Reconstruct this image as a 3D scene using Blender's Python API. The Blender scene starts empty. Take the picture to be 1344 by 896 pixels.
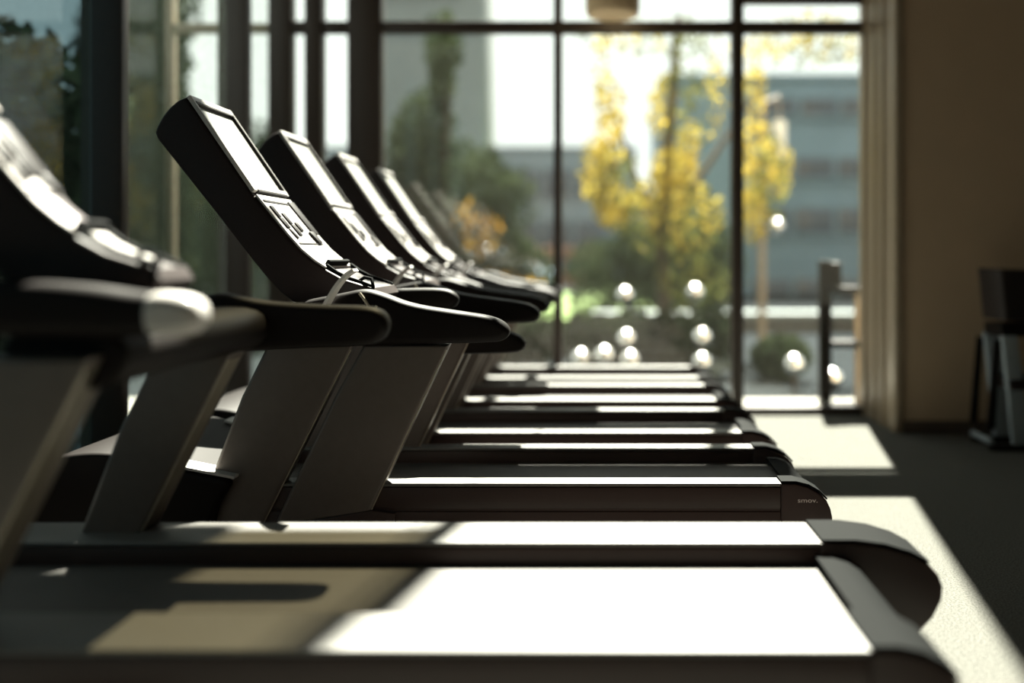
import bpy, bmesh, math, random
from mathutils import Vector, Matrix
random.seed(7)
C = bpy.context.scene.collection
F = 1300.0; VX = 791.0; VY = 335.0; HC = 1.10      # focal length in pixels, vanishing point, eye height
YW = 6.85                                            # plane of the big window
SUN = Vector((-0.16, -1.0, -1.5))

def X(px, d): return (px - VX) * d / F
def Z(py, d): return HC - (py - VY) * d / F
def PX(pts, d): return [(X(a, d), Z(b, d)) for a, b in pts]

# ------------------------------------------------------------------ materials
def mat(name, col, rough=0.5, metal=0.0, spec=0.5, noise=0.0, nscale=20.0, bump=0.0, bscale=200.0, coat=0.0):
    m = bpy.data.materials.new(name); m.use_nodes = True
    nt = m.node_tree; b = nt.nodes['Principled BSDF']
    b.inputs['Roughness'].default_value = rough
    b.inputs['Metallic'].default_value = metal
    b.inputs['Specular IOR Level'].default_value = spec
    b.inputs['Coat Weight'].default_value = coat
    tc = nt.nodes.new('ShaderNodeTexCoord')
    n = nt.nodes.new('ShaderNodeTexNoise'); n.inputs['Scale'].default_value = nscale; n.inputs['Detail'].default_value = 5
    nt.links.new(tc.outputs['Object'], n.inputs['Vector'])
    r = nt.nodes.new('ShaderNodeValToRGB')
    r.color_ramp.elements[0].position = 0.3; r.color_ramp.elements[1].position = 0.7
    r.color_ramp.elements[0].color = (*[c * (1 - noise) for c in col], 1)
    r.color_ramp.elements[1].color = (*[min(1, c * (1 + noise)) for c in col], 1)
    nt.links.new(n.outputs['Fac'], r.inputs['Fac'])
    nt.links.new(r.outputs['Color'], b.inputs['Base Color'])
    if bump:
        n2 = nt.nodes.new('ShaderNodeTexNoise'); n2.inputs['Scale'].default_value = bscale
        nt.links.new(tc.outputs['Object'], n2.inputs['Vector'])
        bp = nt.nodes.new('ShaderNodeBump'); bp.inputs['Strength'].default_value = bump; bp.inputs['Distance'].default_value = 0.01
        nt.links.new(n2.outputs['Fac'], bp.inputs['Height']); nt.links.new(bp.outputs['Normal'], b.inputs['Normal'])
    return m

def leaf_mat(name, a, b_, trans=0.5):
    m = bpy.data.materials.new(name); m.use_nodes = True
    nt = m.node_tree; nt.nodes.clear()
    out = nt.nodes.new('ShaderNodeOutputMaterial')
    d = nt.nodes.new('ShaderNodeBsdfDiffuse'); t = nt.nodes.new('ShaderNodeBsdfTranslucent'); mx = nt.nodes.new('ShaderNodeMixShader')
    mx.inputs[0].default_value = trans
    tc = nt.nodes.new('ShaderNodeTexCoord'); n = nt.nodes.new('ShaderNodeTexNoise'); n.inputs['Scale'].default_value = 2.5
    nt.links.new(tc.outputs['Object'], n.inputs['Vector'])
    r = nt.nodes.new('ShaderNodeValToRGB'); r.color_ramp.elements[0].position = 0.38; r.color_ramp.elements[1].position = 0.62
    r.color_ramp.elements[0].color = (*a, 1); r.color_ramp.elements[1].color = (*b_, 1)
    nt.links.new(n.outputs['Fac'], r.inputs['Fac'])
    for s in (d, t): nt.links.new(r.outputs['Color'], s.inputs['Color'])
    nt.links.new(d.outputs[0], mx.inputs[1]); nt.links.new(t.outputs[0], mx.inputs[2]); nt.links.new(mx.outputs[0], out.inputs['Surface'])
    return m

def glass_mat(name, tint=(0.93, 0.95, 0.93), refl=0.05, dust=0.0, dcol=(0.5, 0.52, 0.45)):
    m = bpy.data.materials.new(name); m.use_nodes = True
    nt = m.node_tree; nt.nodes.clear()
    out = nt.nodes.new('ShaderNodeOutputMaterial')
    t = nt.nodes.new('ShaderNodeBsdfTransparent'); t.inputs['Color'].default_value = (*tint, 1)
    g = nt.nodes.new('ShaderNodeBsdfGlossy'); g.inputs['Roughness'].default_value = 0.02
    mx = nt.nodes.new('ShaderNodeMixShader'); mx.inputs[0].default_value = refl
    nt.links.new(t.outputs[0], mx.inputs[1]); nt.links.new(g.outputs[0], mx.inputs[2])
    last = mx
    if dust:
        df = nt.nodes.new('ShaderNodeBsdfTranslucent'); df.inputs['Color'].default_value = (*dcol, 1)
        d2 = nt.nodes.new('ShaderNodeBsdfDiffuse'); d2.inputs['Color'].default_value = (*dcol, 1)
        ad = nt.nodes.new('ShaderNodeMixShader'); nt.links.new(df.outputs[0], ad.inputs[1]); nt.links.new(d2.outputs[0], ad.inputs[2])
        tc = nt.nodes.new('ShaderNodeTexCoord')
        n = nt.nodes.new('ShaderNodeTexNoise'); n.inputs['Scale'].default_value = 60; n.inputs['Detail'].default_value = 8
        mp = nt.nodes.new('ShaderNodeMapping'); mp.inputs['Scale'].default_value = (1, 1, 0.5)
        nt.links.new(tc.outputs['Object'], mp.inputs['Vector']); nt.links.new(mp.outputs[0], n.inputs['Vector'])
        r = nt.nodes.new('ShaderNodeMapRange'); r.inputs['From Min'].default_value = 0.35; r.inputs['From Max'].default_value = 0.75
        r.inputs['To Min'].default_value = dust * 0.6; r.inputs['To Max'].default_value = dust * 1.8
        nt.links.new(n.outputs['Fac'], r.inputs['Value'])
        m2 = nt.nodes.new('ShaderNodeMixShader')
        nt.links.new(r.outputs[0], m2.inputs[0]); nt.links.new(mx.outputs[0], m2.inputs[1]); nt.links.new(ad.outputs[0], m2.inputs[2])
        last = m2
    nt.links.new(last.outputs[0], out.inputs['Surface'])
    return m

M = dict(
    black=mat('black_plastic', (0.017, 0.010, 0.009), 0.5, noise=0.08, nscale=90, spec=0.25),
    rubber=mat('soft_black_rubber', (0.0055, 0.0035, 0.003), 0.55, noise=0.1, nscale=120, spec=0.14),
    belt=mat('belt_rubber', (0.060, 0.055, 0.050), 0.7, noise=0.12, nscale=60, bump=0.1, bscale=500),
    railtop=mat('foot_rail_grip', (0.11, 0.105, 0.098), 0.5, noise=0.08, nscale=70),
    side=mat('frame_side_paint', (0.036, 0.022, 0.019), 0.45, noise=0.06, nscale=40, spec=0.35),
    cap=mat('end_cap_plastic', (0.0035, 0.004, 0.004), 0.8, spec=0.05, noise=0.06, nscale=60),
    post=mat('upright_paint', (0.105, 0.088, 0.077), 0.42, noise=0.05, nscale=40, spec=0.4),
    trim=mat('lit_edge_and_hook_metal', (0.42, 0.38, 0.30), 0.35, metal=0.4, noise=0.05),  # pale colour carries the uprights' lit edges; also the hook's metal
    silver=mat('silver_plastic', (0.42, 0.40, 0.38), 0.32, noise=0.04, nscale=60),
    screen=mat('display_glass', (0.26, 0.26, 0.235), 0.45, noise=0.05, nscale=5),
    white=mat('white_strap', (0.80, 0.78, 0.75), 0.6, noise=0.03),
    logo=mat('logo_print', (0.65, 0.58, 0.55), 0.5),
    carpet=mat('carpet', (0.098, 0.097, 0.088), 0.95, noise=0.45, nscale=140, bump=0.9, bscale=220, spec=0.1),
    wall=mat('beige_wall_paint', (0.46, 0.35, 0.24), 0.8, noise=0.03, nscale=3, bump=0.05, bscale=150, spec=0.2),
    ceil=mat('ceiling_paint', (0.10, 0.09, 0.08), 0.9, noise=0.03),
    base=mat('dark_baseboard', (0.06, 0.042, 0.03), 0.6, noise=0.1),
    frame=mat('dark_window_metal', (0.034, 0.023, 0.017), 0.45, noise=0.08, nscale=30, spec=0.4),
    frame2=mat('bronze_window_metal', (0.27, 0.215, 0.15), 0.4, noise=0.08, nscale=30),
    glass=glass_mat('window_glass', dust=0.006, dcol=(0.5, 0.5, 0.42)),
    dusty=glass_mat('dusty_window_glass', tint=(0.93, 0.96, 0.93), refl=0.05, dust=0.13, dcol=(0.36, 0.42, 0.32)),
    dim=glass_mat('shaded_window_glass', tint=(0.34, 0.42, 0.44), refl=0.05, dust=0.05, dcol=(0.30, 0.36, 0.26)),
    tint=glass_mat('sun_dimming_glass', tint=(0.29, 0.275, 0.22), refl=0.06),  # dark pane added overhead, unseen, to dim sun on the nearest deck
    pave=mat('paving', (0.17, 0.165, 0.15), 0.9, noise=0.15, nscale=3),
    shaded_ground=mat('shaded_ground', (0.014, 0.017, 0.019), 1.0, noise=0.2, nscale=6, spec=0.02),  # dark base colour stands in for ground lying in shade
    lawn=mat('lawn', (0.10, 0.16, 0.03), 0.9, noise=0.4, nscale=8, bump=0.5, bscale=60),
    conc=mat('pale_concrete', (0.20, 0.225, 0.225), 0.85, noise=0.06, nscale=1.5),
    blueb=mat('blue_grey_render', (0.16, 0.225, 0.265), 0.8, noise=0.08, nscale=0.8),
    fargrey=mat('far_block_render', (0.17, 0.21, 0.23), 0.85, noise=0.08, nscale=0.5),
    bwin=mat('dark_building_glazing', (0.05, 0.06, 0.075), 0.3, noise=0.1, nscale=2),
    brick=mat('brick_render', (0.30, 0.15, 0.09), 0.85, noise=0.15, nscale=2),
    bark=mat('bark', (0.07, 0.055, 0.04), 0.9, noise=0.4, nscale=12, bump=0.6, bscale=40),
    chrome=mat('polished_steel', (0.9, 0.88, 0.84), 0.22, metal=1.0, noise=0.02),
    steel=mat('brushed_steel', (0.34, 0.40, 0.44), 0.35, metal=0.25, noise=0.05),
    lamp=mat('linen_lamp_shade', (0.66, 0.50, 0.31), 0.8, noise=0.05, nscale=100),
    pad=mat('black_vinyl', (0.018, 0.013, 0.012), 0.55, noise=0.1, spec=0.25),
    planter=mat('planter_concrete', (0.10, 0.10, 0.095), 0.9, noise=0.12),
    carpaint=mat('blue_car_paint', (0.16, 0.24, 0.32), 0.3, noise=0.03, coat=0.5),
    tyre=mat('tyre_rubber', (0.02, 0.02, 0.02), 0.8, noise=0.1),
    lampw=mat('opal_lamp_glass', (0.85, 0.85, 0.8), 0.4, noise=0.02),
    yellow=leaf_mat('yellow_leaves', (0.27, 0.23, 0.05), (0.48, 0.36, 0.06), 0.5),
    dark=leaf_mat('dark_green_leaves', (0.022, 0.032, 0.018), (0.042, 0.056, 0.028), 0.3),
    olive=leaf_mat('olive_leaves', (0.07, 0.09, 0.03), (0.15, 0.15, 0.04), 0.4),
    flower=leaf_mat('amber_leaves', (0.30, 0.16, 0.03), (0.42, 0.26, 0.03), 0.4),
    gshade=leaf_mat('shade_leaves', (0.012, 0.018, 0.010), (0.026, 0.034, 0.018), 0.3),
)

# ------------------------------------------------------------------ mesh helpers
class MB:
    def __init__(self): self.bm = bmesh.new()
    def _merge(self, b):
        me = bpy.data.meshes.new('t'); b.to_mesh(me); b.free(); self.bm.from_mesh(me); bpy.data.meshes.remove(me)
    def box(self, a, b, bev=0.0, seg=2, mtx=None):
        t = bmesh.new(); bmesh.ops.create_cube(t, size=1)
        for v in t.verts:
            v.co = Vector([(a[i] + b[i]) / 2 + v.co[i] * (b[i] - a[i]) for i in range(3)])
        if bev: bmesh.ops.bevel(t, geom=t.edges[:], offset=bev, segments=seg, profile=0.5, affect='EDGES', clamp_overlap=True)
        if mtx: bmesh.ops.transform(t, matrix=mtx, verts=t.verts[:])
        self._merge(t); return self
    def prism(self, pts, y0, y1, bev=0.0, seg=3, shear=0.0):
        """profile in XZ, extruded along Y; shear moves the far side along X where X is large (t in pts[2])"""
        t = bmesh.new()
        a = [t.verts.new((p[0], y0, p[1])) for p in pts]
        b = [t.verts.new((p[0], y1, p[1])) for p in pts]
        n = len(pts)
        caps = [t.faces.new(a), t.faces.new(b[::-1])]
        for i in range(n): t.faces.new((a[i], b[i], b[(i + 1) % n], a[(i + 1) % n]))
        bmesh.ops.recalc_face_normals(t, faces=t.faces[:])
        if bev:
            es = set()
            for c in caps:
                for e in c.edges: es.add(e)
            bmesh.ops.bevel(t, geom=list(es), offset=bev, segments=seg, profile=0.5, affect='EDGES', clamp_overlap=True)
        self._merge(t); return self
    def strip(self, path, th, y0, y1):
        """thin slab that follows an XZ path, thickness th to the left of it"""
        nrm = []
        for i in range(len(path)):
            p = Vector(path[max(0, i - 1)]); q = Vector(path[min(len(path) - 1, i + 1)])
            d = (q - p).normalized(); nrm.append(Vector((-d.y, d.x)))
        up = [(path[i][0] + nrm[i].x * th, path[i][1] + nrm[i].y * th) for i in range(len(path))]
        return self.prism(list(path) + up[::-1], y0, y1)
    def tube(self, path, r, n=10):
        t = bmesh.new(); path = [Vector(p) for p in path]; rs = r if isinstance(r, (list, tuple)) else [r] * len(path)
        rings = []
        ref = None
        for i, p in enumerate(path):
            d = (path[min(i + 1, len(path) - 1)] - path[max(0, i - 1)]).normalized()
            if ref is None: ref = d.orthogonal().normalized()
            ref = (ref - d * ref.dot(d)).normalized(); o = d.cross(ref)
            rings.append([t.verts.new(p + (ref * math.cos(2 * math.pi * k / n) + o * math.sin(2 * math.pi * k / n)) * rs[i]) for k in range(n)])
        for i in range(len(rings) - 1):
            for k in range(n): t.faces.new((rings[i][k], rings[i][(k + 1) % n], rings[i + 1][(k + 1) % n], rings[i + 1][k]))
        t.faces.new(rings[0][::-1]); t.faces.new(rings[-1])
        bmesh.ops.recalc_face_normals(t, faces=t.faces[:])
        self._merge(t); return self
    def lathe(self, prof, c=(0, 0, 0), n=24):
        t = bmesh.new(); rings = []
        for r, z in prof:
            if r < 1e-5: rings.append([t.verts.new((c[0], c[1], c[2] + z))])
            else: rings.append([t.verts.new((c[0] + r * math.cos(2 * math.pi * k / n), c[1] + r * math.sin(2 * math.pi * k / n), c[2] + z)) for k in range(n)])
        for i in range(len(rings) - 1):
            A, B = rings[i], rings[i + 1]
            for k in range(n):
                if len(A) == 1 and len(B) > 1: t.faces.new((A[0], B[k], B[(k + 1) % n]))
                elif len(B) == 1 and len(A) > 1: t.faces.new((A[k], A[(k + 1) % n], B[0]))
                elif len(A) > 1: t.faces.new((A[k], A[(k + 1) % n], B[(k + 1) % n], B[k]))
        bmesh.ops.recalc_face_normals(t, faces=t.faces[:])
        self._merge(t); return self
    def sphere(self, c, r, sx=1, sy=1, sz=1, sub=2):
        t = bmesh.new(); bmesh.ops.create_icosphere(t, subdivisions=sub, radius=r)
        for v in t.verts: v.co = Vector((v.co.x * sx + c[0], v.co.y * sy + c[1], v.co.z * sz + c[2]))
        self._merge(t); return self
    def build(self, name, m, parent=None, ang=35):
        me = bpy.data.meshes.new(name); self.bm.to_mesh(me); self.bm.free()
        me.materials.append(m); me.shade_smooth(); me.set_sharp_from_angle(angle=math.radians(ang))
        o = bpy.data.objects.new(name, me); C.objects.link(o)
        if parent: o.parent = parent
        return o

def chaikin(pts, it=2):
    for _ in range(it):
        q = []
        for i in range(len(pts)):
            a = pts[i]; b = pts[(i + 1) % len(pts)]
            q += [(a[0] * .75 + b[0] * .25, a[1] * .75 + b[1] * .25), (a[0] * .25 + b[0] * .75, a[1] * .25 + b[1] * .75)]
        pts = q
    return pts
def chaikin_open(pts, it=2):
    for _ in range(it):
        q = [pts[0]]
        for i in range(len(pts) - 1):
            a, b = pts[i], pts[i + 1]
            q += [tuple(x * .75 + y * .25 for x, y in zip(a, b)), tuple(x * .25 + y * .75 for x, y in zip(a, b))]
        pts = q + [pts[-1]]
    return pts
def tag(o, label, cat, group=None, kind=None):
    o['label'] = label; o['category'] = cat
    if group: o['group'] = group
    if kind: o['kind'] = kind
    return o
def empty(name, loc):
    o = bpy.data.objects.new(name, None); C.objects.link(o); o.location = loc; o.empty_display_size = 0.1
    return o
def struct(o): o['kind'] = 'structure'; return o
def copy_tree(o, parent=None):
    c = o.copy(); C.objects.link(c)
    if parent: c.parent = parent
    for ch in list(o.children): copy_tree(ch, c)
    return c

# ------------------------------------------------------------------ treadmill
DN = 3.24       # distance of the near side of the treadmill in focus
DC = 3.30       # distance of its console's near side
def along(path, t):
    L = [0]
    for i in range(len(path) - 1): L.append(L[-1] + (Vector(path[i + 1]) - Vector(path[i])).length)
    s = t * L[-1]
    for i in range(len(path) - 1):
        if s <= L[i + 1] + 1e-9:
            f = (s - L[i]) / (L[i + 1] - L[i]); p = Vector(path[i]).lerp(Vector(path[i + 1]), f)
            return p, (Vector(path[i + 1]) - Vector(path[i])).normalized()
def make_treadmill(W=0.68, rw=0.088, caps=((0.583, 0.17), (0.583, 0.17)), posts=('front', 'rear'), pshift=0.0, rail_dz=(0.0, 0.0), front=-1.30, hood_dx=0.0, con_d=(0.0, 0.0), narrow=0.0, post_top=0.0, screen_m='screen', lit_rail_end=False, cw=0.37, post_d=0.07, far_profile=None, near_profile=None, strap=True, lit_tray_m=None, key_w=1.0,
                   rail_ends=(0.0, 0.0), rail_shift=0.0, logo=False, grip=False):
    root = empty('treadmill', (0, 0, 0))
    TOP = 0.355; BELT = 0.298; BOT = 0.09
    for s in (0, 1):
        y0 = 0 if s == 0 else W - rw; y1 = y0 + rw
        xe, cl = caps[s]
        # painted side frame with a shallow groove, then the grip strip on top
        MB().prism([(front, BOT), (xe, BOT), (xe, TOP - 0.012), (front, TOP - 0.012)], y0 + 0.006, y1, 0.004).box((front, y0, 0.135), (xe, y0 + 0.012, 0.262), 0.004).box((front, y0 + 0.001, 0.270), (xe, y0 + 0.012, TOP - 0.014), 0.004).build('side_frame', M['side'], root)
        MB().prism([(front, TOP - 0.012), (xe, TOP - 0.012), (xe, TOP), (front, TOP)], y0, y1, 0.005).build('foot_rail', M['railtop'], root)
        k = cl / 0.17
        cap = [(xe, BOT), (xe, TOP - 0.002)] + [(xe + a * k, b) for a, b in ((0.05, 0.352), (0.09, 0.342), (0.125, 0.322), (0.15, 0.298), (0.163, 0.270), (0.169, 0.240), (0.167, 0.205), (0.155, 0.16), (0.13, 0.11), (0.11, BOT))]
        ec = MB().prism(cap, y0 - 0.002, y1 + 0.002, 0.006).build('end_cap', M['side'], root)
        cov = [(xe + a * k, b) for a, b in ((0.002, TOP), (0.05, 0.355), (0.09, 0.345), (0.125, 0.325), (0.150, 0.300))]
        MB().strip(cov, 0.006, y0 + 0.004, y1).build('end_cap_cover', M['cap'], ec)
        if logo and s == 0:
            cu = bpy.data.curves.new('logo', 'FONT'); cu.body = 'smov.'; cu.size = 0.021; cu.extrude = 0.0004; cu.align_x = 'CENTER'
            tmp = bpy.data.objects.new('tmp', cu); C.objects.link(tmp)
            dg = bpy.context.evaluated_depsgraph_get(); dg.update()
            me = bpy.data.meshes.new_from_object(tmp.evaluated_get(dg)); bpy.data.objects.remove(tmp)
            me.transform(Matrix.Translation((X(1060, DN), y0 - 0.0024, Z(659, DN))) @ Matrix.Rotation(math.radians(90), 4, 'X') @ Matrix.Diagonal((1.35, 1, 1, 1)))
            me.materials.clear(); me.materials.append(M['logo'])
            lo = bpy.data.objects.new('logo', me); C.objects.link(lo); lo.parent = ec
        for fx in (front + 0.15, xe - 0.15):
            MB().lathe([(0, 0), (0.03, 0), (0.034, 0.01), (0.03, 0.03), (0.016, 0.035), (0.016, BOT + 0.02), (0, BOT + 0.02)], (fx, (y0 + y1) / 2, 0), 16).build('foot', M['rubber'], root)
    # running belt, wrapped round the rear roller
    bx = min(caps[0][0] + caps[0][1], caps[1][0] + caps[1][1]) - 0.075; r = 0.058
    bp = [(front, BELT), (bx, BELT)] + [(bx + r * math.sin(a), BELT - r + r * math.cos(a)) for a in [math.pi * i / 10 for i in range(1, 10)]] + [(bx, BELT - 2 * r), (front, BELT - 2 * r)]
    MB().prism(bp, rw + 0.004, W - rw - 0.004).build('running_belt', M['belt'], root)
    MB().box((bx - 0.05, rw + 0.002, BOT + 0.005), (bx + 0.06, W - rw - 0.002, BELT - 2 * r - 0.006), 0.012).build('rear_crossmember', M['rubber'], root)
    rc0 = min(caps[0][0], caps[1][0]) + 0.045; rk = (bx + 0.075 - rc0) / 0.17
    MB().strip([(rc0 + a * rk, b - 0.035) for a, b in ((0.0, 0.350), (0.05, 0.349), (0.09, 0.340), (0.12, 0.325), (0.145, 0.30), (0.157, 0.27), (0.160, 0.23), (0.150, 0.17))], 0.008, rw + 0.001, W - rw - 0.001).build('rear_cover', M['cap'], root)
    # motor cover
    hd = DN - 0.08
    hood = PX([(300, 634), (262, 626), (222, 618), (180, 606), (140, 597), (95, 597), (50, 607), (0, 630)], hd)
    hood = hood + [(-2.03, 0.30), (-2.08, 0.18), (-2.06, 0.06), (-1.30, 0.06), (-1.275, 0.16), (-1.25, 0.28), (X(286, hd), Z(655, hd))]
    hood = [(a + hood_dx, b) for a, b in hood]
    mc = MB().prism(chaikin(hood, 2), -0.05, W + 0.05, 0.025, 4).build('motor_cover', M['rubber'], root)
    MB().strip([(a + hood_dx, b) for a, b in PX([(303, 631), (262, 623), (222, 615), (180, 604)], hd)][::-1], 0.008, -0.055, 0.035).build('cover_plate', M['silver'], mc)
    MB().strip([(a + hood_dx, b) for a, b in PX([(303, 631), (262, 623), (222, 615), (180, 604)], hd)][::-1], 0.008, W - 0.035, W + 0.055).build('cover_plate', M['silver'], mc)
    MB().box((-2.0 + hood_dx, 0.05, 0), (-1.4 + hood_dx, W - 0.05, 0.07), 0.01).build('motor_base', M['rubber'], root)
    # uprights
    shapes = {'rear': [(478, 452), (590, 452), (487, 672), (360, 690), (440, 520)], 'front': [(352, 452), (465, 452), (340, 700), (250, 700), (318, 520)]}
    for s in (0, 1):
        y0 = -0.012 if s == 0 else W + 0.012 - post_d
        for pn in posts:
            p = PX(shapes[pn], DN); p = [(a + pshift, b) for a, b in p]
            for i_ in (0, 3, 4): p[i_] = (p[i_][0] + narrow, p[i_][1])
            if post_top:
                e_ = (Vector(p[1]) - Vector(p[2])).normalized()
                for i_ in (0, 1): p[i_] = tuple(Vector(p[i_]) + e_ * (post_top if s == 0 else 0.03))
            u = MB().prism(p, y0, y0 + post_d, 0.014, 4).build('upright', M['post'], root)
            a, b = Vector(p[1]), Vector(p[2])
            e = (b - a).normalized(); a2 = a + e * 0.02; b2 = b - e * 0.01
            MB().strip([tuple(b2), tuple(a2)], 0.005, y0 + 0.006, y0 + post_d - 0.03).build('upright_lit_edge', M['trim'], u)  # pale strip puts the upright's lit right edge into colour
        if 'rear' in posts:   # foot flange that bolts the upright to the frame
            MB().prism(PX([(360, 690), (487, 668), (520, 672), (520, 690), (500, 700), (360, 705)], DN), y0 - 0.004 if s == 0 else y0 + 0.03, y0 + 0.04 if s == 0 else y0 + 0.074, 0.006).build('upright_flange', M['side'], root)
    # hand rails
    rail = [(452, 384), (480, 378), (505, 385), (540, 399), (600, 408), (642, 414), (662, 422), (671, 434), (664, 446), (645, 449), (560, 451), (480, 453), (345, 459), (312, 462), (296, 440), (320, 412), (380, 398)]
    for s in (0, 1):
        p = PX(rail, DN); xr = max(a for a, b in p)
        q = []
        for a, b in p:
            t = max(0, min(1, (a + 0.9) / 0.55))
            q.append((a + rail_shift + t * rail_ends[s], b + rail_dz[s]))
        if s and far_profile: q = PX(far_profile, 2.72)
        if not s and near_profile: q = PX(near_profile, 1.84)
        y0 = -0.03 if s == 0 else W - 0.05
        hr = MB().prism(chaikin(q, 2), y0, y0 + 0.085, 0.03, 5).build('handrail', M['rubber'], root)
        if lit_rail_end and s == 0:  # pale shell; the sunlit look of the rail end is in its colour
            xm = max(a for a, b in q); zt = [b for a, b in q if a > xm - 0.10]
            zc = (max(zt) + min(zt)) / 2; hh = (max(zt) - min(zt)) / 2 + 0.002
            MB().prism(chaikin([(xm - 0.10, zc - hh), (xm - 0.02, zc - hh), (xm + 0.012, zc - hh * 0.6), (xm + 0.012, zc + hh * 0.5), (xm - 0.02, zc + hh), (xm - 0.10, zc + hh + 0.004)], 2), y0 - 0.004, y0 + 0.089, 0.03, 5).build('sunlit_rail_end', M['silver'], hr)
    # cross beam under the console
    MB().prism(chaikin([(a + con_d[0], b + con_d[1] * 0.15) for a, b in PX([(372, 396), (455, 396), (470, 420), (450, 445), (390, 447), (366, 425)], DN)], 2), 0.04, W - 0.04, 0.01).build('cross_beam', M['rubber'], root)
    # console
    yc = 0.06
    def PC(pts): return [(a + con_d[0], b + con_d[1]) for a, b in PX(pts, DC)]
    prof = PC([(244, 127), (287, 190), (330, 253), (340, 265), (356, 285), (374, 307), (392, 327), (410, 342), (430, 355), (450, 366), (470, 372), (488, 378), (494, 388), (488, 398), (440, 402), (402, 400), (384, 396), (368, 384), (348, 362), (330, 340), (290, 288), (206, 182), (203, 174), (206, 165), (214, 151), (223, 140), (234, 131)])
    con = MB().prism(prof, yc, yc + cw, 0.010, 3).build('console', M['black'], root)
    A, B = PC([(244, 126), (330, 252)]); A = Vector(A); B = Vector(B); d = (B - A).normalized(); n = Vector((-d.y, d.x)); 
    if n.x < 0: n = -n
    L = (B - A).length
    def fr(u0, u1, v0, v1, h0, h1, bev=0.0, name=None, m=None):
        mtx = Matrix(((d.x, 0, n.x, A.x), (0, 1, 0, 0), (d.y, 0, n.y, A.y), (0, 0, 0, 1)))
        return (u0, v0, h0), (u1, v1, h1), bev, mtx
    bz = MB()
    v0, v1 = yc + 0.004, yc + cw - 0.004
    for a_ in ((0.002, 0.026, v0, v1), (L - 0.022, L, v0, v1), (0.020, L - 0.02, v0, v0 + 0.012), (0.020, L - 0.02, v1 - 0.014, v1)):
        p0, p1, bv, mx = fr(*a_, -0.002, 0.013); bz.box(p0, p1, 0.003, 2, mx)
    bz.build('screen_bezel', M['silver'], con)
    p0, p1, bv, mx = fr(0.024, L - 0.02, v0 + 0.011, v1 - 0.013, -0.004, 0.003)
    MB().box(p0, p1, 0, 2, mx).build('screen', M[screen_m], con)
    g = MB()
    for a_ in ((0.026, L - 0.022, v1 - 0.024, v1 - 0.013), (0.026, 0.036, v0 + 0.012, v1 - 0.013), (L - 0.006, L + 0.004, v0 + 0.03, v1 - 0.02)):
        p0, p1, bv, mx = fr(*a_, -0.002, 0.0145); g.box(p0, p1, 0.001, 1, mx)
    g.build('screen_gasket', M['rubber'], con)
    # key panel on the curved lower face
    face = PC([(334, 256), (342, 266), (358, 286), (376, 308), (394, 328), (412, 343), (426, 352)])
    MB().strip(face[::-1] if False else face, 0.006, yc + 0.006, yc + cw * key_w - 0.006).build('key_panel', M['silver'], con)
    def onface(t, v, lu, lv, h, bev, name, m, off=0.005):
        p, tn = along(face, t); nn = Vector((-tn.y, tn.x))
        mx = Matrix(((tn.x, 0, nn.x, p.x + nn.x * off), (0, 1, 0, v), (tn.y, 0, nn.y, p.y + nn.y * off), (0, 0, 0, 1)))
        return MB().box((-lu / 2, -lv / 2, 0), (lu / 2, lv / 2, h), bev, 2, mx).build(name, m, con)
    for t, v, lu, lv in ((0.22, .11, .05, .03), (0.36, .115, .045, .035), (0.50, .12, .045, .02), (0.30, .18, .05, .028), (0.45, .185, .05, .03), (0.40, .245, .04, .03)):
        onface(t, yc + (v - 0.06) * cw / 0.37, lu, lv * cw / 0.37, 0.007, 0.003, 'button', M['rubber'])
    onface(0.55, yc + 0.265 * cw / 0.37, 0.055, 0.045 * cw / 0.37, 0.012, 0.005, 'dial', M['rubber'])
    onface(0.27, yc + cw - 0.05, 0.15, 0.065, 0.008, 0.003, 'side_window', M['rubber'])
    onface(0.63, yc + cw * 0.45, 0.006, cw * 0.75, 0.0035, 0.0, 'panel_seam', M['rubber'])
    onface(0.08, yc + cw * 0.47, 0.008, cw * 0.82, 0.0035, 0.0, 'panel_seam', M['rubber'])
    # accessory tray and grip wings at the lower end
    low = PC([(424, 350), (438, 360), (452, 367), (470, 373), (486, 379)])
    MB().strip(low, 0.012, yc + 0.02, yc + 0.035).build('tray_rim', M['cap'], con)
    MB().strip(low, 0.012, yc + cw - 0.04, yc + cw - 0.02).build('tray_rim', M['cap'], con)
    if lit_tray_m: MB().strip(low[:-1], 0.006, yc + 0.03, yc + cw - 0.03).build('tray', M[lit_tray_m], con)  # silver colour stands in for sunlight on the nearest console's lower face
    onface(0.965, yc + cw * 0.47, 0.014, cw * 0.7, 0.02, 0.004, 'tray_lip', M['cap'])
    MB().tube([(a, y, b) for (a, b), y in zip(PC([(462, 372), (476, 364), (486, 366), (489, 376), (487, 390)]), (yc + .05, yc + .03, yc + .02, yc + .01, yc))], 0.006).build('cable', M['cap'], con)
    # safety strap and hook at the near corner
    if strap:
        sp = PC([(480, 355), (470, 361), (460, 372), (450, 388), (441, 404)])
        MB().strip(chaikin_open(sp, 2)[::-1], 0.010, -0.10, -0.036).build('safety_strap', M['white'], root)
        hk = PC([(481, 383), (488, 392), (494, 402), (500, 404), (503, 399)])
        MB().tube(chaikin_open([(a, -0.035, b) for a, b in hk], 2), 0.005, 8).build('safety_hook', M['trim'], root)
    if grip:
        g = PX([(470, 384), (500, 379), (570, 377), (594, 380), (605, 392), (596, 406), (560, 408), (470, 408)], DN + 0.5)
        MB().prism(chaikin(g, 2), 0.47, 0.535, 0.022, 4).build('grip_bar', M['rubber'], root)
    return root

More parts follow.
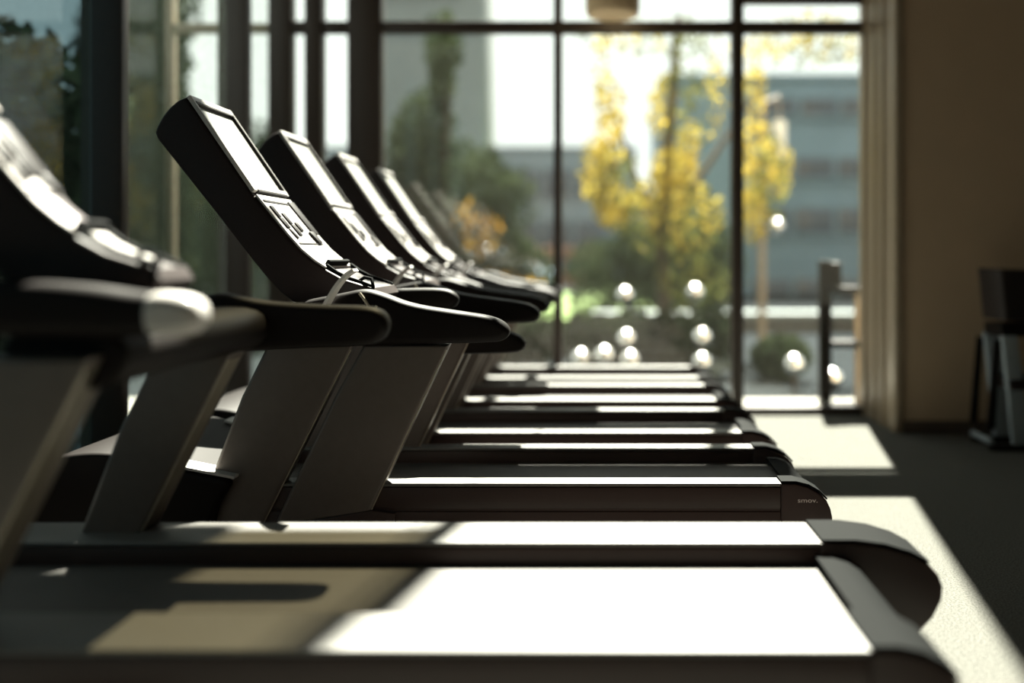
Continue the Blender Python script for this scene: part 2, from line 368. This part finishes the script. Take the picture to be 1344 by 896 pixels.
GRP = 'treadmills in the row'
tA = make_treadmill(rail_dz=(0.0, -0.10), logo=True, grip=True); tA.location = (0, DN, 0)
tag(tA, 'dark treadmill in sharp focus, second in the row from the camera', 'treadmill', GRP)
tB = make_treadmill(rail_ends=(0.04, 0.04))
tB.location = (0, DN + 0.93, 0); tag(tB, 'dark treadmill just behind the sharply focused one, third in the row', 'treadmill', GRP)
tC = copy_tree(tB); tC.location = (0, DN + 1.86, 0); tag(tC, 'blurred dark treadmill fourth in the row, second from the big window', 'treadmill', GRP)
tD = copy_tree(tB); tD.location = (0, DN + 2.79, 0); tag(tD, 'blurred dark treadmill at the far end of the row, closest to the big window', 'treadmill', GRP)
t0 = make_treadmill(W=0.90, rw=0.20, caps=((0.505, 0.19), (0.565, 0.32)), posts=('front',), pshift=-0.20, narrow=0.08, post_top=0.11, rail_ends=(-0.395, -0.26), rail_shift=-0.08, rail_dz=(0.105, 0.015), near_profile=[(-180, 372), (0, 366), (110, 374), (170, 384), (212, 387), (240, 395), (249, 413), (240, 433), (212, 442), (160, 445), (60, 442), (-180, 442)], strap=False, lit_tray_m='silver', key_w=0.62, far_profile=[(214, 464), (212, 440), (232, 406), (260, 389), (285, 384), (312, 390), (350, 397), (420, 401), (482, 402), (502, 410), (509, 428), (500, 449), (470, 455), (380, 457), (300, 463)], front=-1.9, hood_dx=-0.6, con_d=(-0.105, 0.085), cw=0.16, post_d=0.12, screen_m='black', lit_rail_end=True)
t0.location = (0, 1.87, 0); tag(t0, 'large out of focus treadmill nearest the camera with sun patches on its belt', 'treadmill', GRP)

# ------------------------------------------------------------------ room shell
H = 10.0
XL = -2.30; XR = 1.81
struct(MB().box((XL - 0.1, -3.2, -0.1), (5.6, YW + 0.05, 0)).build('floor', M['carpet']))
struct(MB().box((XL - 0.1, -3.2, H), (5.6, YW + 0.2, H + 0.1)).build('ceiling', M['ceil']))
struct(MB().box((XR + 0.04, 6.15, 0), (5.6, 6.40, H)).build('wall_right', M['wall']))
struct(MB().box((5.5, -3.1, 0), (5.6, 6.15, H)).build('wall_side', M['wall']))
struct(MB().box((XL - 0.1, -3.2, 0), (5.6, -3.1, H)).build('wall_rear', M['wall']))
struct(MB().box((XL - 0.1, -3.1, 3.3), (XL, YW, H)).build('wall_left', M['wall']))  # solid above the side glazing, shaped so to keep out sky light
struct(MB().box((XR + 0.055, 6.135, 0), (5.5, 6.15, 0.075), 0.003).build('baseboard_right', M['base']))
struct(MB().box((XR, 6.13, 0), (XR + 0.05, 6.90, H), 0.004).box((XR - 0.02, 6.35, 0), (XR + 0.01, 6.39, H), 0.003).box((XR - 0.015, 6.55, 0), (XR + 0.01, 6.58, H), 0.003).build('trim_1', M['frame2']))
# back glazing: bays between mullions
def bay(name, x0, x1, ztr=(2.635, 2.715), top=H, glass='glass', extra=None, zs=((5.16, H, 'glass'),)):
    r = empty(name, ((x0 + x1) / 2, YW, 0)); r['kind'] = 'structure'
    def loc(v): return (v[0] - r.location.x, v[1] - YW, v[2])
    f = MB()
    f.box(loc((x0, YW - 0.03, 0)), loc((x1, YW + 0.05, 0.055)), 0.004)
    f.box(loc((x0, YW - 0.03, ztr[0])), loc((x1, YW + 0.05, ztr[1])), 0.004)
    for e in (extra or []): f.box(loc(e[0]), loc(e[1]), 0.004)
    f.build('window_frame', M['frame'], r)
    MB().box(loc((x0, YW + 0.006, 0.05)), loc((x1, YW + 0.014, ztr[0]))).build('window_pane', M[glass], r)
    MB().box(loc((x0, YW + 0.006, ztr[1])), loc((x1, YW + 0.014, 5.16))).build('window_pane', M[glass], r)
    for a_, b_, g_, *xr_ in zs:
        x0_, x1_ = xr_ or (x0, x1)
        solid = g_ in ('frame', 'frame2')
        MB().box(loc((x0_, YW + (-0.03 if solid else 0.006), a_)), loc((x1_, YW + (0.05 if solid else 0.014), b_))).build('shade_panel' if solid else 'window_pane', M[g_], r)  # solid strips are unseen panels added to block sun
    return r
def mull(name, x0, x1, y0=YW - 0.05, y1=YW + 0.07, top=H, m='frame'):
    return struct(MB().box((x0, y0, 0), (x1, y1, top), 0.006).build(name, M[m]))
S6 = ((5.16, 6.85, 'glass'), (6.85, 7.95, 'frame'), (7.95, H, 'glass'))  # solid strip added out of view to shade the nearest treadmill
bay('window_1', -2.14, -2.05, zs=S6); bay('window_2', -1.93, -1.755, zs=S6)
bay('window_3', -1.52, -0.337, zs=((5.16, 6.85, 'glass'), (6.58, 6.85, 'frame', -0.56, -0.337), (6.85, 7.95, 'frame'), (7.95, H, 'glass')))
bay('window_4', -0.28, 0.89, zs=((5.16, 6.0, 'glass'), (6.0, 6.6, 'glass', -0.337, 0.20), (3.55, 4.10, 'frame'), (4.93, 5.56, 'frame', -0.28, 1.22), (6.6, 7.95, 'tint', -0.337, 0.20), (6.35, 7.95, 'frame', 0.20, 0.27), (6.0, 6.35, 'glass', 0.2, 0.97), (6.35, 7.95, 'glass', 0.27, 0.97), (7.95, H, 'glass')))  # solid strips and dark pane added overhead to shape sun on the belts
bay('window_5', 0.97, XR, extra=[((0.97, YW - 0.05, 2.84), (XR, YW + 0.05, 3.45))])  # extra block above the transom, added to shade a band of floor
mull('trim_2', -2.30, -2.14); mull('trim_3', -2.05, -1.93); mull('trim_4', -1.755, -1.52)
mull('trim_5', -0.337, -0.28, top=6.0); mull('trim_6', 0.89, 0.97, top=5.13)
mull('trim_7', XR - 0.02, XR + 0.05, y0=YW - 0.06, m='frame2')
# left glazing
for i, y in enumerate((-0.30, 1.28, 2.87, 4.45, 6.03)):
    struct(MB().box((XL, y, 0), (XL + 0.14, y + 0.07, 3.3), 0.006).box((XL - 0.05, y + 0.01, 0), (XL, y + 0.06, 3.3)).build('trim_%d' % (8 + i), M['frame']))
ys = [-3.1, -0.30, 1.28, 2.87, 4.45, 6.03, YW]
for i in range(6):
    r = empty('window_%d' % (6 + i), (XL, ys[i], 0)); r['kind'] = 'structure'
    a = ys[i] + (0.07 if i else 0) - ys[i]; b = ys[i + 1] - ys[i]
    MB().box((-0.02, a, 0), (0.03, b, 0.06), 0.004).box((-0.02, a, 3.22), (0.03, b, 3.3), 0.004).build('window_frame', M['frame'], r)
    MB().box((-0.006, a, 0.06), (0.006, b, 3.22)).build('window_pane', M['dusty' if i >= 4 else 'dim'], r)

# ------------------------------------------------------------------ things in the room
def gym_bench():
    D = 5.72
    r = empty('exercise_bench', (X(1325, D), D, 0)); x0 = r.location.x
    q = lambda pts, d=D: [(a - x0, b) for a, b in PX(pts, d)]
    MB().prism(q([(1296, 352), (1352, 354), (1356, 418), (1303, 418)]), -0.18, 0.16, 0.02, 4).build('backrest', M['pad'], r)
    MB().prism(q([(1302, 424), (1372, 422), (1374, 438), (1304, 440)]), -0.13, 0.13, 0.006).build('back_bracket', M['rubber'], r)
    MB().prism(q([(1310, 494), (1400, 490), (1402, 504), (1312, 508)]), -0.16, 0.16, 0.012).build('seat', M['pad'], r)
    for y in (-0.15, 0.11):
        MB().prism(q([(1302, 438), (1322, 438), (1339, 583), (1317, 585)]), y, y + 0.045, 0.008).build('leg', M['steel'], r)
        MB().prism(q([(1300, 445), (1308, 445), (1300, 560), (1290, 562)]), y + 0.08, y + 0.11, 0.004).build('rear_leg', M['rubber'], r)
        MB().prism(q([(1395, 500), (1408, 500), (1412, 584), (1400, 584)]), y, y + 0.045, 0.006).build('leg', M['steel'], r)
    MB().box((-0.17, -0.17, 0.0), (0.42, -0.10, 0.035), 0.008).box((-0.17, 0.10, 0.0), (0.42, 0.17, 0.035), 0.008).build('base_bar', M['rubber'], r)
    MB().tube([(-0.16, -0.14, 0.05), (-0.16, 0.14, 0.05)], 0.018).build('base_tube', M['steel'], r)
    return tag(r, 'black padded exercise bench with steel legs beside the beige wall', 'exercise bench')
gym_bench()
lx, ly = X(804, 6.3), 6.3
lr = empty('pendant_lamp', (lx, ly, 2.62))
MB().lathe([(0, 0.03), (0.10, 0.012), (0.145, 0), (0.165, 0.012), (0.172, 0.05), (0.17, 0.22), (0.15, 0.29), (0.03, 0.31), (0, 0.31)], n=32).build('lamp_shade', M['lamp'], lr)
MB().tube([(0, 0, 0.3), (0, 0, H - 2.62)], 0.008).build('lamp_cord', M['black'], lr)
tag(lr, 'tan drum pendant lamp hanging before the window top', 'lamp')

# ------------------------------------------------------------------ outside
struct(MB().box((-60, YW + 0.1, -0.12), (60, 7.78, -0.02)).build('ground', M['pave']))
struct(MB().box((-60, 7.78, -0.13), (60, 90, -0.025)).build('ground_far', M['shaded_ground']))  # shade on the ground beyond the paving is put into its dark colour
struct(MB().box((-60, -10, -0.14), (XL - 0.1, YW + 0.1, -0.03)).build('ground', M['shaded_ground']))
struct(MB().box((X(700, 22), 16, -0.02), (X(850, 22), 26, 0.10), 0.04).build('lawn', M['lawn']))

def leaves(blobs, size, rnd):
    bm = bmesh.new()
    for (cx, cy, cz, rx, ry, rz, n) in blobs:
        for _ in range(n):
            while True:
                v = Vector((rnd.uniform(-1, 1), rnd.uniform(-1, 1), rnd.uniform(-1, 1)))
                if v.length <= 1: break
            p = Vector((cx + v.x * rx, cy + v.y * ry, cz + v.z * rz))
            a = Vector((rnd.gauss(0, 1), rnd.gauss(0, 1), rnd.gauss(0, 1))).normalized(); b = a.orthogonal().normalized()
            s = size * rnd.uniform(0.6, 1.3)
            bm.faces.new([bm.verts.new(p + a * s), bm.verts.new(p + b * s * 0.5), bm.verts.new(p - a * s), bm.verts.new(p - b * s * 0.5)])
    return bm
def tree(name, x, y, blobs, size, leafm, trunk, label, cat='tree', group=None, seed=1, extra=None):
    """blobs and trunk in pixels of the distance y: (px, py, rx, rz, n)"""
    rnd = random.Random(seed)
    r = empty(name, (x, y, -0.03))
    s = y / F
    bl = [(X(a, y) - x, rnd.uniform(-0.5, 0.5), Z(b, y) + 0.03, ra * s, max(0.5, ra * s), rb * s, n) for a, b, ra, rb, n in blobs]
    m = MB(); m.bm.free(); m.bm = leaves(bl, size, rnd); m.build('crown', leafm, r, 180)
    if extra:
        mt, bb = extra
        bl = [(X(a, y) - x, rnd.uniform(-0.7, -0.2), Z(b, y) + 0.03, ra * s, 0.4, rb * s, n) for a, b, ra, rb, n in bb]
        m = MB(); m.bm.free(); m.bm = leaves(bl, size, rnd); m.build('leaves', mt, r, 180)
    t = MB()
    for path, r0, r1 in trunk:
        pts = chaikin_open([(X(a, y) - x, dy, Z(b, y) + 0.03) for a, b, dy in path], 2); k = len(pts)
        t.tube(pts, [r0 + (r1 - r0) * i / (k - 1) for i in range(k)], 8)
    t.build('trunk', M['bark'], r)
    return tag(r, label, cat, group)
gy = lambda d: VY + (HC + 0.03) * F / d
d = 11.0
tree('autumn_tree', X(872, d), d,
     [(800, 150, 22, 50, 150), (782, 225, 22, 50, 260), (805, 270, 26, 34, 260), (800, 200, 20, 60, 160), (870, 140, 22, 50, 130), (878, 225, 30, 30, 280), (862, 265, 34, 36, 200), (910, 262, 28, 40, 220), (935, 120, 14, 70, 60), (900, 200, 20, 40, 130), (940, 280, 18, 30, 80),
      (990, 120, 12, 60, 110), (1003, 210, 22, 60, 300), (990, 280, 20, 40, 170), (1028, 225, 12, 40, 90), (1060, 58, 75, 30, 130), (990, 60, 40, 20, 60), (830, 48, 60, 14, 40), (885, 310, 50, 40, 90), (790, 90, 14, 40, 50)], 0.05, M['yellow'],
     [([(874, gy(d), 0), (872, 400, 0), (868, 300, 0), (880, 160, 0), (890, 20, 0)], 0.10, 0.04), ([(870, 330, 0), (830, 220, 0.1), (800, 120, 0.2)], 0.05, 0.015), ([(872, 300, 0), (940, 200, -0.1), (1000, 110, 0.1)], 0.05, 0.015)],
     'tall autumn tree with hanging yellow leaves outside the middle window', seed=3,
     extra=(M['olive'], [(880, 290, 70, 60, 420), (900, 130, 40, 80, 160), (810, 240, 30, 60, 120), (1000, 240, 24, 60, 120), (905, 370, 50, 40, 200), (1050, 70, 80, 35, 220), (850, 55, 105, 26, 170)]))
d = 13.0
tree('evergreen_tree', X(575, d), d,
     [(555, 190, 45, 80, 1500), (600, 250, 80, 70, 2200), (545, 300, 60, 90, 2000), (620, 330, 70, 70, 1800), (590, 390, 110, 50, 2600), (665, 260, 40, 50, 400), (590, 70, 24, 45, 420), (580, 110, 18, 40, 260), (520, 240, 26, 100, 800), (680, 360, 50, 50, 800)], 0.06, M['dark'],
     [([(578, gy(d), 0), (580, 350, 0), (584, 200, 0), (590, 60, 0)], 0.13, 0.03)],
     'dark green bushy tree outside the window behind the consoles', seed=5,
     extra=(M['flower'], [(640, 310, 26, 30, 70), (620, 285, 16, 20, 26), (655, 375, 34, 26, 60), (700, 375, 16, 16, 24), (605, 380, 16, 22, 20)]))
d = 17.5
tree('shade_tree', X(890, d), d, [(880, 330, 80, 50, 1800), (800, 350, 60, 40, 900), (935, 350, 40, 60, 800), (850, 285, 60, 40, 600), (850, 390, 110, 30, 1200)], 0.08, M['dark'],
     [([(895, gy(d), 0), (893, 360, 0), (890, 280, 0)], 0.14, 0.05)], 'dark green leafy tree low behind the yellow tree', seed=8)
# greenery beyond the left glazing
for i, (x, y, h, rr, n_, lab) in enumerate(((-5.20, 11.0, 5.2, 0.62, 9000, 'tall narrow dark tree seen through the dusty left pane'),
                                        (-4.2, 5.6, 2.45, 1.35, 16000, 'dark shrubby tree outside the left glass wall nearest the camera'),
                                        (-6.6, 17.0, 3.4, 1.5, 9000, 'broad low tree farthest away beyond the left glass wall'))):
    rnd = random.Random(20 + i); r = empty('garden_tree', (x, y, -0.03))
    m = MB(); m.bm.free(); m.bm = leaves([(rnd.uniform(-.1, .1), rnd.uniform(-.2, .2), h * t, rr, rr, h * 0.22, n_ // 4) for t in (0.2, 0.42, 0.62, 0.82)], 0.07, rnd)
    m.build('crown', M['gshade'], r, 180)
    MB().tube([(0, 0, 0), (0.05, 0, h * .5), (0, 0.05, h * .9)], [0.11, 0.08, 0.03], 8).build('trunk', M['bark'], r)
    tag(r, lab, 'tree', 'garden trees left of the room')

# outdoor frame that carries on the window line past the corner
fr_ = empty('garden_screen', (-2.65, YW, -0.03))
MB().box((-0.33, -0.03, 2.665), (0.34, 0.03, 2.73), 0.004).build('crossbar', M['frame2'], fr_)
MB().box((-0.36, -0.04, 0), (-0.31, 0.04, 4.6), 0.004).build('post', M['frame2'], fr_)
tag(fr_, 'slim bronze frame standing outside past the corner of the glass walls', 'frame')

# buildings
def building(name, x0, x1, y, h, m, bands, label, depth=8, roof=None):
    r = empty(name, ((x0 + x1) / 2, y + depth / 2, -0.03)); w = (x1 - x0) / 2
    MB().box((-w, -depth / 2, 0), (w, depth / 2, h), 0.03).build('wall', M[m], r)
    for z0, z1, a, b, n in bands:
        xs = -w + 2 * w * a; xe = -w + 2 * w * b
        for k in range(n):
            u0 = xs + (xe - xs) * k / n; u1 = xs + (xe - xs) * (k + 0.86) / n
            f = MB().box((u0, -depth / 2 - 0.06, z0), (u1, -depth / 2 + 0.02, z1), 0.01).build('window', M['bwin'], r)
            MB().box((u0 - 0.04, -depth / 2 - 0.14, z0 - 0.1), (u1 + 0.04, -depth / 2 - 0.02, z0), 0.01).build('sill', M[m], f)
    MB().box((-w - 0.08, -depth / 2 - 0.10, h), (w + 0.08, depth / 2, h + 0.18), 0.02).build('roof', M[roof or m], r)
    return tag(r, label, 'building')
d = 20.0
building('tower_block', X(485, d), X(634, d), d, 14, 'conc', [(6.5, 7.4, 0.15, 0.85, 2)], 'tall pale grey building beyond the evergreen tree', depth=2.5)
d = 42.0
building('low_block', X(150, d), X(835, d), d, Z(196, d), 'fargrey', [(1.2, 2.6, 0.05, 0.95, 14), (3.6, 4.8, 0.05, 0.95, 14)], 'low blue grey block far behind the left window')
d = 27.0
building('office_block', X(872, d), X(1290, d), d, Z(104, d), 'blueb', [(Z(480, d) + .35, Z(435, d), 0.0, 1, 7), (Z(395, d), Z(365, d), 0.28, 0.95, 5), (Z(305, d), Z(272, d), 0.28, 0.95, 5), (Z(232, d), Z(206, d), 0.28, 0.95, 5), (Z(150, d), Z(128, d), 0.3, 0.95, 5)], 'blue grey office building with dark window bands outside the right pane')
d = 36.0
building('brick_house', X(640, d), X(795, d), d, Z(352, d) + 0.6, 'brick', [(0.5, 1.0, 0.1, 0.9, 3)], 'low reddish house far behind the green lawn', depth=5)

# low wall with pale cap, planters, shrubs
d = 14.5
lw = empty('garden_wall', (X(880, d), d, -0.03))
MB().box((X(780, d) - X(880, d), -0.12, 0), (X(1150, d) - X(880, d), 0.12, 0.22), 0.01).build('wall_base', M['planter'], lw)
MB().box((X(778, d) - X(880, d), -0.18, 0.22), (X(1152, d) - X(880, d), 0.3, 0.30), 0.01).build('coping', M['conc'], lw)
tag(lw, 'low garden wall with pale coping beyond the planters', 'wall')
def hedge(px0, px1, d, h, seed, label, lm='gshade'):
    rnd = random.Random(seed); xa, xb = X(px0, d), X(px1, d); xm = (xa + xb) / 2
    r = empty('hedge', (xm, d, -0.02)); w = (xb - xa) / 2
    k = max(1, int(w / 0.15)); mm = MB(); mm.bm.free()
    mm.bm = leaves([(-w + 2 * w * (q + .5) / k, 0, h * 0.52, 0.28, 0.24, h * 0.52 * rnd.uniform(0.9, 1.1), 900) for q in range(k)], 0.045, rnd)
    mm.build('foliage', M[lm], r, 180)
    t = MB(); st = t
    for q in range(max(2, k // 2)):
        x = -w + 2 * w * (q + .5) / max(2, k // 2); st = MB().tube([(x, 0, 0), (x + 0.03, 0.02, h * .7)], [0.025, 0.01], 6).build('stem', M['bark'], r)
    return tag(r, label, 'hedge', 'clipped hedges in the forecourt')
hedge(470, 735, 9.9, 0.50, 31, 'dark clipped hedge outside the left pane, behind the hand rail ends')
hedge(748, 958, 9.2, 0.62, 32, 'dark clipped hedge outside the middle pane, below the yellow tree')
hedge(985, 1064, 8.9, 0.40, 35, 'short dark clipped hedge outside the right pane beside the black rack', 'dark')
# steel balls on posts, added to make blurred sun glints
for i, (px, py, d, lab) in enumerate(((793, 467, 8.55, 'short added steel glint ball, brightest of the low row outside the middle pane'), (762, 471, 8.6, 'short added steel glint ball closest to the middle window bar'), (827, 473, 8.5, 'short added steel glint ball at the right of the low trio'),
                                     (822, 445, 8.8, 'added steel glint ball standing just above the low trio'), (921, 476, 8.5, 'short added steel glint ball below the tall pair'), (921, 443, 8.75, 'added steel glint ball in the middle of the right column'),
                                     (820, 388, 9.68, 'tall added steel glint ball above the low trio'), (912, 384, 9.68, 'tall added steel glint ball in front of the pale coping'), (1042, 478, 8.2, 'short added steel glint ball outside the right pane'), (1093, 497, 8.3, 'short added steel glint ball behind the black rack'))):
    r = empty('glint_ball', (X(px, d), d, -0.02)); z = Z(py, d) + 0.02
    MB().tube([(0, 0, 0), (0, 0, z - 0.03)], 0.016, 10).build('post', M['frame'], r)
    MB().sphere((0, 0, z), 0.085, sub=4).build('globe', M['chrome'], r)
    tag(r, lab, 'garden light', 'added glint balls in the forecourt')
# street lamp with opal cylinder
d = 12.5
r = empty('street_lamp', (X(1000, d), d, -0.02))
MB().tube([(0, 0, 0), (0, 0, 2.0), (0.02, 0, 3.1)], [0.05, 0.04, 0.03], 12).tube([(0.02, 0, 3.05), (0.22, 0, 3.12)], 0.02, 8).build('pole', M['frame2'], r)
MB().lathe([(0, 0), (0.07, 0), (0.085, 0.03), (0.085, 0.42), (0.07, 0.46), (0, 0.46)], (0.22, 0, 2.36)).build('lamp_head', M['lampw'], r)
MB().tube([(0.22, 0, 2.80), (0.22, 0, 3.13)], 0.012, 8).build('hanger', M['frame2'], r)
MB().sphere((X(1018, d) - X(1000, d), -0.09, Z(297, d) + 0.02), 0.09, sub=3).tube([(0, 0, Z(297, d) + 0.02), (X(1018, d) - X(1000, d), -0.09, Z(297, d) + 0.02)], 0.02).build('globe', M['chrome'], r)  # steel ball on an arm, added for one blurred glint
tag(r, 'street lamp with white cylinder head beside the yellow leaves', 'street lamp')
# black rack outside the right pane
d = 7.1
r = empty('metal_rack', (X(1105, d), d, -0.02)); x0 = r.location.x
f = lambda px: X(px, d) - x0
MB().box((f(1075), -0.04, 0), (f(1090), 0.04, Z(338, d)), 0.004).build('post', M['rubber'], r)
MB().box((f(1090), -0.03, Z(372, d)), (f(1104), 0.03, Z(340, d)), 0.02).build('top_bracket', M['rubber'], r)
MB().box((f(1122), -0.02, 0), (f(1128), 0.02, Z(372, d)), 0.003).build('post', M['frame2'], r)
for a in (376, 447, 530): MB().box((f(1088), -0.12, Z(a + 4, d)), (f(1134), 0.12, Z(a - 4, d)), 0.004).build('shelf', M['rubber'], r)
tag(r, 'black metal rack with narrow shelves outside the right pane', 'rack')
# parked car
def car(x, y, label):
    r = empty('car', (x, y, -0.02))
    body = [(-2.0, 0.25), (-2.05, 0.55), (-1.95, 0.75), (-1.0, 0.88), (-0.45, 1.32), (0.75, 1.36), (1.45, 0.92), (1.95, 0.85), (2.05, 0.55), (2.0, 0.25)]
    MB().prism(chaikin(body, 1), -0.8, 0.8, 0.10, 4).build('body', M['carpaint'], r)
    MB().prism([(-0.85, 0.90), (-0.42, 1.25), (0.10, 1.28), (0.10, 0.92)], -0.81, -0.79).prism([(0.18, 0.92), (0.18, 1.28), (0.68, 1.28), (1.2, 0.93)], -0.81, -0.79).build('side_window', M['bwin'], r)
    for wx in (-1.25, 1.25):
        for wy in (-0.72, 0.72):
            w = MB().tube([(wx, wy - 0.1, 0.31), (wx, wy + 0.1, 0.31)], 0.31, 24).build('wheel', M['tyre'], r)
            MB().tube([(wx, wy - 0.115, 0.31), (wx, wy + 0.115, 0.31)], 0.18, 20).build('hubcap', M['steel'], w)
    return tag(r, label, 'car')
car(X(585, 17.6), 17.6, 'blue grey parked car low behind the left window pane')

# ------------------------------------------------------------------ light, world, camera
w = bpy.data.worlds.new('World'); bpy.context.scene.world = w; w.use_nodes = True
bg = w.node_tree.nodes['Background']; bg.inputs['Color'].default_value = (0.95, 1.0, 0.96, 1); bg.inputs['Strength'].default_value = 1.6
sl = bpy.data.lights.new('sun', 'SUN'); sl.energy = 58; sl.angle = math.radians(0.6); sl.color = (1.0, 0.95, 0.84)
so = bpy.data.objects.new('sun', sl); C.objects.link(so); so.location = (2, 20, 30)
so.rotation_euler = SUN.normalized().to_track_quat('-Z', 'Y').to_euler()

cam = bpy.data.cameras.new('camera'); co = bpy.data.objects.new('camera', cam); C.objects.link(co)
co.location = (0, 0, HC); co.rotation_euler = (math.radians(90), 0, 0)
cam.sensor_width = 36; cam.lens = 36 * F / 1344
cam.shift_x = (672 - VX) / 1344; cam.shift_y = (VY - 448) / 1344
cam.clip_start = 0.05; cam.clip_end = 300
cam.dof.use_dof = True; cam.dof.focus_distance = 3.32; cam.dof.aperture_fstop = cam.lens / 1000 / 0.058
s = bpy.context.scene; s.camera = co
s.view_settings.view_transform = 'Standard'; s.view_settings.look = 'None'; s.view_settings.gamma = 1; s.view_settings.exposure = 0.0
s.view_settings.use_curve_mapping = False
try:
    s.cycles.use_denoising = True
    s.cycles.transparent_max_bounces = 16; s.cycles.max_bounces = 8
except Exception: pass
